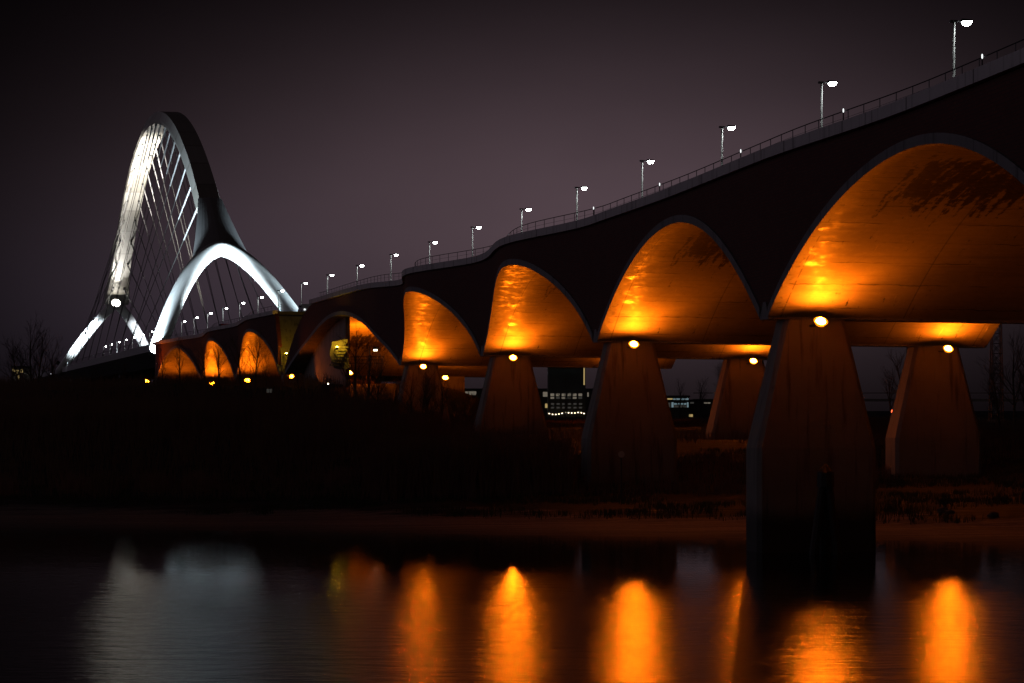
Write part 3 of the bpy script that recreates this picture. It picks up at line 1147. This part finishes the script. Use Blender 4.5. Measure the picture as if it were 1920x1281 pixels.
# little marker lights on the railing between the lamps
ml0 = None
for i, (px, py) in enumerate([(1845, 113), (1584, 224), (1391, 300), (1238, 358), (1114, 407)]):
    def proj_x(s):
        w = BP(s, -offn(s) + .95, 0)
        return 960 + w.x / w.y * F
    s = min((-45 + .2 * k for k in range(900)), key=lambda s: abs(proj_x(s) - px))
    q = BP(s, -offn(s) + .9, Z_DECK - .25)
    lab = 'tiny white marker light on the bridge railing, %s' % (['rightmost of its row', 'second from the right', 'third from the right', 'fourth from the right', 'fifth from the right'][i])
    if ml0 is None:
        ml0 = empty('railing_light', q, lab, 'marker light', 'marker lights on the railing')
        mb = MB()
        mb.tube([(0, 0, .0), (0, 0, 1.0)], .03, 5)
        mb.build('post', M['dark_metal'], ml0)
        mb = MB()
        mb.tube([(0, 0, 1.0), (0, 0, 1.04), (0, 0, 1.14), (0, 0, 1.18)], [.015, .03, .03, .015], 8)
        mb.build('lamp', M['E_small'], ml0)
    else:
        dup(ml0, q, 0, lab)

# ---------------------------------------------------------------- vehicles on the deck


def car(loc, rz, body, label):
    root = empty('car', loc, label, 'car', None, rz)
    mb = MB()
    prof = [(-2.1, .35), (-2.15, .75), (-1.7, .95), (-1.1, 1.42), (.5, 1.46), (1.15, 1.0), (2.0, .85), (2.15, .55), (2.1, .35)]
    mb.loft([[Vector((x, y * (1 if z < 1.1 else .82), z)) for x, z in prof] for y in (-.86, -.84, .84, .86)], True, True)
    mb.build('body', body, root)
    mb = MB()
    for y in (-.88, .74):
        pass
    mb.loft([[Vector((x, y, z)) for x, z in ((-1.25, 1.02), (-.98, 1.36), (.42, 1.38), (.95, 1.02))] for y in (-.875, .875)], True, True)
    mb.build('window', M['glass'], root)
    for x in (-1.3, 1.35):
        for y in (-.78, .78):
            wb = MB()
            wb.tube([(x, y - .1, .33), (x, y + .1, .33)], .33, 14)
            wb.build('wheel', M['rubber'], root)
    for y in (-.6, .6):
        hb = MB()
        hb.tube([(2.12, y, .68), (2.2, y, .68)], .12, 8)
        hb.build('headlight', M['E_small'], root)
        hb = MB()
        hb.box(-2.2, -2.12, y - .15, y + .15, .72, .86)
        hb.build('tail_light', M['E_red'], root)
    return root


s = S_OF_Y(338)
P, T = PATH(s)
car(BP(s, -9.3, Z_DECK - .1), math.atan2(-T.y, -T.x), M['car_white'], 'white car on the bridge deck just beyond the open joint')
s = 286.0
P, T = PATH(s)
car(BP(s, -11.5, Z_DECK - .4), math.atan2(T.y, T.x), M['car_red'], 'red car on the bridge deck above the small arches')

# ---------------------------------------------------------------- bare winter trees


def grow(mb_t, mb_c, p, d, length, rad, level, rng, maxl):
    """recursive limb: level 0 is the trunk"""
    n = 4 if level < 2 else 3
    pts, q = [p.copy()], p.copy()
    dd = d.copy()
    for k in range(n):
        dd = (dd + Vector((rng.uniform(-1, 1), rng.uniform(-1, 1), rng.uniform(-.3, .8))) * (.10 + .06 * level)).normalized()
        q = q + dd * (length / n)
        pts.append(q.copy())
    r1 = rad * (.45 if level == 0 else .4)
    rads = [rad + (r1 - rad) * k / n for k in range(n + 1)]
    (mb_t if level == 0 else mb_c).tube(pts, rads, 7 if level == 0 else (5 if level == 1 else 3), False)
    if level >= maxl:
        return
    nb = [11, 7, 5, 4][level]
    for k in range(nb):
        f = (.25 if level == 0 else .2) + (.8 - (.05 if level == 0 else 0)) * (k + rng.random()) / nb
        f = min(f, .99)
        i = min(int(f * n), n - 1)
        base = pts[i].lerp(pts[i + 1], f * n - i)
        ax = (pts[i + 1] - pts[i]).normalized()
        side = ax.cross(Vector((rng.uniform(-1, 1), rng.uniform(-1, 1), rng.uniform(-1, 1)))).normalized()
        ang = R(rng.uniform(22, 48))
        nd = (ax * math.cos(ang) + side * math.sin(ang) + Vector((0, 0, .22))).normalized()
        grow(mb_t, mb_c, base, nd, length * rng.uniform(.38, .58) * (1 - .35 * f if level == 0 else 1), max(rads[i] * .45, .012), level + 1, rng, maxl)


def make_tree(seed, h, label, rad=.2):
    rng = random.Random(seed)
    root = empty('bare_tree', (0, 0, 0), label, 'tree', 'bare winter trees')
    t, c = MB(), MB()
    grow(t, c, Vector((0, 0, -.4)), Vector((0, 0, 1)), h * .82, rad, 0, rng, 3)
    t.build('trunk', M['bark'], root)
    c.build('crown', M['twig'], root)
    return root


PROTO = {}


def tree(px, Y, top_px, kind, label, rz=None):
    """trunk at photo column px, distance Y, tip at photo row top_px"""
    X = (px - 960) / F * Y
    zb = ground_z(X, Y)
    H = CAMZ + (HZ - top_px) / F * Y - zb
    H = max(H, 2.5)
    if kind not in PROTO:
        PROTO[kind] = (make_tree(100 + kind, 10.0, label, .16 + .02 * (kind % 3)), True)
        o = PROTO[kind][0]
    else:
        o = dup(PROTO[kind][0], (0, 0, 0), 0, label)
    o.location = (X, Y, zb)
    k = H / 9.6
    o.scale = (k, k, k)
    o.rotation_euler = (0, 0, random.uniform(0, 6.28) if rz is None else rz)
    return o


TREES = [
    (58, 430, 614, 0, 'tall bare tree on the far left beside the lit tower'),
    (72, 436, 628, 4, 'twiggy bare tree just right of the tallest tree at the far left'),
    (40, 424, 640, 3, 'bare tree directly in front of the lit tower at the far left'),
    (20, 420, 660, 1, 'bare tree at the left edge of the picture in front of the lit tower'),
    (95, 440, 650, 2, 'spreading bare tree between the lit tower and the lowest arch leg'),
    (305, 300, 655, 3, 'bare tree before the left part of the leftmost small orange arch'),
    (338, 296, 640, 0, 'bare tree in the middle of the leftmost small orange arch'),
    (385, 292, 652, 1, 'bare tree before the middle small orange arch, left of its lamp'),
    (412, 288, 645, 2, 'bare tree before the middle small orange arch, right of its lamp'),
    (452, 290, 632, 3, 'bare tree before the left part of the first small orange arch'),
    (478, 284, 630, 4, 'tallest bare tree before the first small orange arch'),
    (500, 287, 668, 0, 'low bare tree before the right foot of the first small orange arch'),
    (667, 268, 628, 1, 'slender bare tree left in the lit part of the widest vault'),
    (690, 266, 656, 2, 'bare tree beside the small lantern in the widest vault'),
    (708, 262, 668, 4, 'low bare tree near the right edge of the widest vault'),
    (1902, 240, 640, 0, 'tall bare tree right of the lattice mast at the right edge'),
    (1875, 225, 690, 1, 'bare tree in front of the lattice mast'),
    (1925, 215, 665, 2, 'bare tree cut by the right edge of the picture'),
    (1700, 330, 660, 3, 'dim bare tree left of the wide far column'),
    (1672, 345, 700, 4, 'low dim bare tree above the red light between the columns'),
    (1352, 420, 690, 0, 'dim bare tree left of the third far column'),
    (1310, 440, 715, 1, 'dim bare tree above the cyan lit pavilion, right of it'),
    (1275, 450, 722, 2, 'dim bare tree behind the cyan lit pavilion'),
    (1060, 400, 712, 3, 'thin bare tree in front of the dark tower block'),
    (232, 300, 700, 4, 'dark bare tree below the left end of the arch bridge deck'),
    (175, 290, 705, 3, 'dark bare tree below the railing of the arch bridge'),
    (560, 275, 700, 2, 'dark bare tree below the open joint of the viaduct'),
    (772, 214, 704, 3, 'leafless shrub tree before the fourth near pier, left of its lamp'),
    (789, 222, 700, 1, 'leafless shrub tree right under the lamp of the fourth near pier'),
    (803, 217, 708, 4, 'leafless shrub tree before the right edge of the fourth near pier'),
    (826, 226, 716, 2, 'leafless shrub tree in the gap right of the fourth near pier'),
    (742, 220, 712, 0, 'leafless shrub tree at the right foot of the widest vault'),
    (610, 270, 705, 0, 'dark bare tree left below the stair block'),
]
for a in TREES:
    tree(*a)

# ---------------------------------------------------------------- undergrowth, tufts and grass


def blades(mb, X, Y, z, h, spread, n, rng, width):
    for k in range(n):
        a = rng.uniform(0, 6.28)
        r = rng.random() * spread
        bx, by = X + math.cos(a) * r, Y + math.sin(a) * r
        hh = h * rng.uniform(.55, 1.1)
        lx, ly = rng.uniform(-.28, .28) * hh, rng.uniform(-.2, .2) * hh
        w = width * rng.uniform(.6, 1.3)
        i = len(mb.v)
        mb.v += [(bx - w, by, z - .1), (bx + w, by, z - .1), (bx + lx * .4 + w * .7, by + ly * .4, z + hh * .55),
                 (bx + lx * .4 - w * .7, by + ly * .4, z + hh * .55), (bx + lx, by + ly, z + hh)]
        mb.f += [(i, i + 1, i + 2, i + 3), (i + 3, i + 2, i + 4)]


rng = random.Random(3)
ug = MB()
for _ in range(9000):
    Y = 158 + 185 * rng.random() ** 1.1
    X = rng.uniform(-.215, .215) * Y
    d = Y - (140 - .30 * X)
    if d < 16:
        continue
    dens = mnoise.noise(Vector((X * .05, Y * .05, 5)))
    left = 1 - sstep(-16, 4, X + .12 * (Y - 200))
    if dens < -.15 and left < .5:
        continue
    h = (1.0 + 2.6 * left * sstep(18, 70, d)) * rng.uniform(.6, 1.25) * (1 + .5 * dens)
    h *= 1 - .55 * sstep(262, 285, Y)
    blades(ug, X, Y, ground_z(X, Y), h, .9, 7, rng, .022)
for _ in range(1500):      # dense belt of tall reed-like stems before the third pier
    Y, X = rng.uniform(160, 180), rng.uniform(-9, 3.6)
    blades(ug, X, Y, ground_z(X, Y), (5.35 - ground_z(X, Y)) * rng.uniform(.75, 1.08), .8, 8, rng, .025)
for _ in range(2600):      # thicket in front of the dike
    Y, X = rng.uniform(205, 248), rng.uniform(-54, -9)
    blades(ug, X, Y, ground_z(X, Y), (8.2 - ground_z(X, Y)) * rng.uniform(.6, 1.1), .9, 7, rng, .03)
for _ in range(1100):      # taller thicket before the fourth pier
    Y, X = rng.uniform(188, 232), rng.uniform(-19, -7)
    blades(ug, X, Y, ground_z(X, Y), (7.3 - ground_z(X, Y)) * rng.uniform(.6, 1.12), .9, 8, rng, .025)
tag(ug.build('undergrowth', M['stem']), 'dark tangle of dry stems covering the floodplain', 'undergrowth', kind='stuff')
gr = MB()
for _ in range(6000):
    Y = 142 + 45 * rng.random()
    X = rng.uniform(-.21, .21) * Y
    d = Y - (140 - .30 * X)
    if d < 9.5 or mnoise.noise(Vector((X * .12, Y * .25, 9))) < -.1:
        continue
    blades(gr, X, Y, ground_z(X, Y), .35, .7, 9, rng, .02)
tag(gr.build('grass', M['grass']), 'low rough grass above the sandy shore', 'grass', kind='stuff')
tf = [(0, 895, 'russet grass tuft at the left edge above the shore'), (140, 890, 'broad russet grass tuft on the shore, left of the others'), (292, 898, 'russet grass tuft below the small orange arches'),
      (372, 893, 'russet grass tuft on the bank between two smaller tufts'), (640, 898, 'russet grass tuft on the bank right of the others')]
for px, py, lab in tf:
    Y = 168
    X = (px - 960) / F * Y
    mb = MB()
    blades(mb, 0, 0, 0, 1.5, 1.3, 260, rng, .016)
    o = mb.build('grass_tuft', M['tuft'])
    o.location = (X, Y, ground_z(X, Y))
    tag(o, lab, 'grass tuft', 'russet tufts on the bank')

# stones on the shore
for k, (px, py, r) in enumerate([(1768, 990, .28), (1781, 991, .2), (1862, 994, .24)]):
    Y = CAMZ * F / (py - HZ) * .985
    X = (px - 960) / F * Y
    mb = MB()
    rr = random.Random(40 + k)
    rings = []
    for i in range(6):
        ph = math.pi * (i + .3) / 6.6
        rings.append([Vector((math.cos(a) * math.sin(ph) * 1.4, math.sin(a) * math.sin(ph), math.cos(ph) * .8)) * r * rr.uniform(.85, 1.15) for a in [2 * math.pi * j / 9 for j in range(9)]])
    mb.loft(rings)
    o = mb.build('stone', M['stone'])
    o.location = (X, Y, ground_z(X, Y) + r * .3)
    tag(o, ['dark stone on the shore, left one of a close pair', 'dark stone on the shore, right one of a close pair', 'dark stone lying alone at the right of the shore'][k], 'stone', 'stones on the shore')

# mooring dolphin in front of the water pier and signpost before the second pier
T = PATH(0)[1]
Wd = Vector((T.y, -T.x, 0))
q = BP(0, V_NEAR[0.0] - .15, 0) - T * 3.2
dol = empty('mooring_dolphin', q, 'black pointed timber mooring post in the water before the big pier', 'mooring post')
mb = MB()
mb.tube([(-.75, 0, -1.5), (-.1, 0, 3.6)], [.24, .2], 8)
mb.tube([(.75, 0, -1.5), (.1, 0, 3.6)], [.24, .2], 8)
mb.tube([(0, .6, -1.5), (0, .05, 3.9)], [.26, .2], 8)
mb.build('pile', M['wood'], dol)
mb = MB()
mb.tube([(0, 0, 3.2), (0, 0, 3.9), (0, 0, 4.25)], [.42, .40, .05], 10)
mb.build('cap', M['wood'], dol)
Y = 158.0
q = at(1165, 852, Y)
gz = ground_z(q.x, Y)
sg = empty('signpost', (q.x, Y, gz), 'thin post with a pale round sign before the second pier', 'sign')
mb = MB()
mb.tube([(0, 0, -.3), (0, 0, q.z - gz + .2)], .05, 8)
mb.build('post', M['dark_metal'], sg)
mb = MB()
mb.tube([(0, -.05, q.z - gz), (0, -.09, q.z - gz)], .2, 20)
mb.build('sign_face', M['sign'], sg)

# ---------------------------------------------------------------- lattice masts


def lattice(px, Y, top_px, wpx, label):
    X = (px - 960) / F * Y
    zb = ground_z(X, Y)
    H = CAMZ + (HZ - top_px) / F * Y - zb
    root = empty('lattice_mast', (X, Y, zb), label, 'mast', 'lattice masts beyond the viaduct')
    mb = MB()
    hw = wpx / F * Y / 2
    n = int(H / (hw * 2)) + 1
    lv = [H * k / n for k in range(n + 1)]
    wz = [hw * (1.15 - .35 * k / n) for k in range(n + 1)]
    for sx in (-1, 1):
        for sy in (-1, 1):
            mb.tube([(sx * wz[0], sy * wz[0], -.5), (sx * wz[n], sy * wz[n], H)], .07, 4)
    for k in range(n):
        for sy in (-1, 1):
            mb.tube([(-wz[k], sy * wz[k], lv[k]), (wz[k + 1], sy * wz[k + 1], lv[k + 1])], .04, 3)
            mb.tube([(wz[k], sy * wz[k], lv[k]), (-wz[k + 1], sy * wz[k + 1], lv[k + 1])], .04, 3)
            mb.tube([(sy * wz[k], -wz[k], lv[k]), (sy * wz[k + 1], wz[k + 1], lv[k + 1])], .04, 3)
            mb.tube([(-wz[k], sy * wz[k], lv[k]), (wz[k], sy * wz[k], lv[k])], .04, 3)
    mb.build('lattice', M['dark_metal'], root)
    mb = MB()
    mb.box(-hw * 1.5, hw * 1.5, -hw * 1.3, hw * 1.3, -.3, .5)
    mb.build('footing', M['wallc'], root)


lattice(1868, 320, 588, 20, 'tall lattice mast at the right edge behind the bare trees')
lattice(1708, 380, 560, 14, 'lattice mast rising behind the deck left of the wide far column')

# ---------------------------------------------------------------- town beyond the dike


def building(name, px0, px1, py0, py1, Y, depth, wall, label, cat='building', win=(), roof=True, base=None):
    p0, p1 = at(px0, py0, Y), at(px1, py1, Y)
    x0, x1, z1, z0 = p0.x, p1.x, p0.z, p1.z
    gz = min(ground_z((x0 + x1) / 2, Y), z0) - .5 if base is None else base
    root = empty(name, ((x0 + x1) / 2, Y, gz), label, cat)
    mb = MB()
    cx = (x0 + x1) / 2
    mb.box(x0 - cx, x1 - cx, 0, depth, 0, z1 - gz)
    mb.build('wall', M[wall], root)
    if roof:
        mb = MB()
        mb.box(x0 - cx - .2, x1 - cx + .2, -.2, depth + .2, z1 - gz, z1 - gz + .3)
        mb.build('roof', M['roof'], root)
    for (a, c, d, e, em) in win:
        q0, q1 = at(a, d, Y), at(c, e, Y)
        fm = MB()
        X0, X1, Z1, Z0 = q0.x - cx, q1.x - cx, q0.z - gz, q1.z - gz
        t = .07
        fm.box(X0 - t, X1 + t, -.10, -.003, Z0 - t, Z0)
        fm.box(X0 - t, X1 + t, -.10, -.003, Z1, Z1 + t)
        fm.box(X0 - t, X0, -.10, -.003, Z0, Z1)
        fm.box(X1, X1 + t, -.10, -.003, Z0, Z1)
        if X1 - X0 > 1.2:
            fm.box((X0 + X1) / 2 - .04, (X0 + X1) / 2 + .04, -.10, -.003, Z0, Z1)
        f = fm.build('window', M['dark_metal'], root)
        pn = MB()
        pn.quad((X0, -.05, Z0), (X1, -.05, Z0), (X1, -.05, Z1), (X0, -.05, Z1))
        pn.build('pane', M[em], f)
    return root


win = []
for k in range(6):
    win.append((1032 + 10.5 * k, 1039 + 10.5 * k, 738, 743, 'E_win'))
    win.append((1032 + 10.5 * k, 1039 + 10.5 * k, 744.5, 748, 'E_windim' if k % 2 else 'E_win'))
for k in range(6):
    win.append((1033 + 10.5 * k, 1039 + 10.5 * k, 756, 759, 'E_windim'))
    win.append((1033 + 10.5 * k, 1039 + 10.5 * k, 763, 766, 'E_windim'))
win.append((1094, 1096.5, 690, 722, 'E_winy'))
building('tower_block', 1028, 1098, 640, 790, 520, 12, 'facade_dark', 'dark tower block with a row of lit windows seen between the second and third piers', win=win)
win = [(866, 893, 734, 741, 'E_win'), (1018, 1027, 735, 744, 'E_win'), (884, 892, 750, 755, 'E_winc'), (873, 876, 755, 760, 'E_winc'),  # the pale lit parapet strip is built as glowing panes too
       (875, 888, 765, 772, 'E_win'), (878, 890, 778, 784, 'E_windim'), (1101, 1104, 736, 744, 'E_win'), (1022, 1028, 757, 765, 'E_winy')]
building('warehouse', 840, 1120, 731, 790, 600, 20, 'facade_dark', 'long low building with a pale lit band seen through the narrow gap between piers', win=win)
win = [(1250, 1261, 747, 749.5, 'E_winy'), (1262, 1291, 747, 750, 'E_winc'), (1259, 1263, 754.5, 764, 'E_winc'), (1264, 1276, 756, 759, 'E_winc'), (1277, 1287, 756, 759, 'E_winc'), (1288, 1291, 754.5, 764, 'E_winc'),
       (1264, 1287, 760, 764, 'E_windim'), (1250, 1257, 755, 764, 'E_windim')]
building('pavilion', 1230, 1292, 744.5, 792, 520, 12, 'facade_dark', 'low flat roofed pavilion with cyan lit windows behind the second pier', win=win)
win = [(1294, 1301, 754, 757, 'E_windim'), (1320, 1332, 754.5, 757, 'E_win'), (1345, 1363, 754.5, 757, 'E_windim'), (1288, 1299, 777, 783, 'E_winy'), (1280, 1286, 782, 786, 'E_windim'), (1344, 1356, 778, 781, 'E_winy')]
building('terrace_building', 1293, 1420, 752, 792, 524, 12, 'facade_dark', 'long dark low building with dim window strip between second and third columns', win=win)
win = [(24, 29, 692, 697, 'E_winy'), (31, 35, 694, 701, 'E_winy'), (38, 43, 692, 699, 'E_winy'), (26, 30, 705, 715, 'E_windim'), (33, 37, 704, 712, 'E_winy'), (26, 29, 722, 738, 'E_windim'), (31, 34, 724, 742, 'E_winy'), (38, 41, 726, 740, 'E_windim'), (28, 32, 745, 752, 'E_windim')]
building('lit_tower', 22, 45, 689, 770, 620, 8, 'facade_pale', 'narrow yellow lit tower behind bare trees at the far left', win=win)


# festoon bulbs in front of the tower block
fe = empty('festoon_lights', at(1064, 776, 516), 'string of warm festoon bulbs hanging before the dark tower block', 'string lights')
wire = MB()
pts = []
bl = [(1030, 775.5), (1036, 777), (1042, 777.3), (1048, 776.5), (1054, 775), (1060, 773), (1066, 774), (1072, 774.5), (1078, 774.5), (1084, 773.5), (1090, 774), (1095, 775.5)]
c0 = at(1064, 776, 516)
wire.tube([at(x, y - .6, 516) - c0 for x, y in bl], .015, 3)
for x in (1030, 1060, 1095):
    q = at(x, 773, 516)
    wire.tube([q - c0 + Vector((0, .05, .1)), Vector((q.x, q.y, ground_z(q.x, q.y))) - c0 + Vector((0, .05, 0))], .05, 5)
wire.build('wire', M['dark_metal'], fe)
for x, y in bl:
    q = at(x, y, 516) - c0
    mb = MB()
    mb.tube([q + Vector((0, 0, .12)), q + Vector((0, 0, .07)), q, q - Vector((0, 0, .09)), q - Vector((0, 0, .13))], [.03, .10, .14, .1, .03], 8)
    mb.build('bulb', M['E_bulb'], fe)


def town_lamp(px, py, Y, em, label, r=.22):
    q = at(px, py, Y)
    gz = min(ground_z(q.x, Y), q.z - 1.0)
    root = empty('post_lamp', (q.x, Y, gz), label, 'lamp post', 'small lamps beyond the bank')
    mb = MB()
    mb.tube([(0, .05, 0), (0, .05, q.z - gz)], .06, 6)
    mb.build('pole', M['dark_metal'], root)
    mb = MB()
    h = q.z - gz
    mb.tube([(0, 0, h - r), (0, 0, h - r * .7), (0, 0, h), (0, 0, h + r * .7), (0, 0, h + r)], [r * .3, r * .75, r, r * .75, r * .3], 10)
    mb.build('globe', M[em], root)


town_lamp(12, 748, 560, 'E_lamp', 'white globe lamp left of the lit tower')
town_lamp(48, 748, 560, 'E_lamp', 'white globe lamp right of the lit tower')
town_lamp(95, 701, 640, 'E_small', 'tiny white lamp on the bank below the lowest arch leg', .12)
town_lamp(1341, 771, 505, 'E_lamp', 'lone warm globe lamp before the low terrace building')
town_lamp(1672, 771, 420, 'E_red', 'small red light between the water pier and the far column')  # a distant car's tail light, built as a lamp on a post
town_lamp(1685, 772, 420, 'E_lamp', 'small white light right of the red one', .14)  # the same car's headlight, also built as a lamp on a post
town_lamp(219, 764, 300, 'E_orange', 'tiny reddish light low in the dark bushes at left', .07)
town_lamp(244, 758, 300, 'E_orange', 'tiny orange light in the bushes below the arch bridge', .09)
town_lamp(236, 738, 330, 'E_windim', 'faint pale light in the bushes below the arch bridge', .12)
town_lamp(330, 768, 300, 'E_lamp', 'small pale light below the leftmost small arch, left of a twin', .08)
town_lamp(349, 769, 300, 'E_bulb', 'small pale light below the leftmost small arch, right of a twin', .08)
town_lamp(615, 720, 275, 'E_lamp', 'small white light below the stair block', .09)
# lantern under the wide vault
q = at(704, 657, 262)
gz = ground_z(q.x, q.y)
ln = empty('lantern', (q.x, q.y, gz), 'small warm lantern on a slim post in the widest vault', 'lamp post')
mb = MB()
mb.tube([(-.6, 0, 0), (-.6, 0, q.z - gz + .5), (0, 0, q.z - gz + .3)], .05, 6)
mb.build('pole', M['dark_metal'], ln)
mb = MB()
mb.tube([(-.25, 0, q.z - gz + .16), (0, 0, q.z - gz + .22), (.35, 0, q.z - gz + .3)], [.05, .14, .05], 8)
mb.build('lamp_shade', M['dark_metal'], ln)
mb = MB()
mb.box(-.2, .2, -.12, .12, q.z - gz - .06, q.z - gz + .06)
mb.build('lamp', M['E_lamp'], ln)
# lit information board among the bushes
q = at(505, 733, 268)
gz = ground_z(q.x, q.y)
bd = empty('notice_board', (q.x, q.y, gz), 'small pale lit board among the dark bushes below the joint', 'board')
mb = MB()
mb.tube([(0, .06, -.2), (0, .06, q.z - gz)], .05, 6)
mb.build('post', M['dark_metal'], bd)
mb = MB()
mb.box(-.28, .28, 0, .05, q.z - gz - .2, q.z - gz + .2)
mb.build('board', M['E_windim'], bd)
# distant railway viaduct line right of the water pier
dv = empty('rail_viaduct', at(1700, 748, 900), 'thin horizontal distant rail viaduct between the water pier and far column', 'viaduct')
mb = MB()
c0 = at(1700, 748, 900)
mb.box(-75, 75, 0, 8, -.9, 0)
mb.box(-75, 75, 0, .3, 1.9, 2.2)
mb.build('deck', M['wallc'], dv)
for k in range(-4, 5):
    mb = MB()
    mb.box(k * 16 - .5, k * 16 + .5, 1, 6, -8, -.9)
    mb.build('pier', M['wallc'], dv)
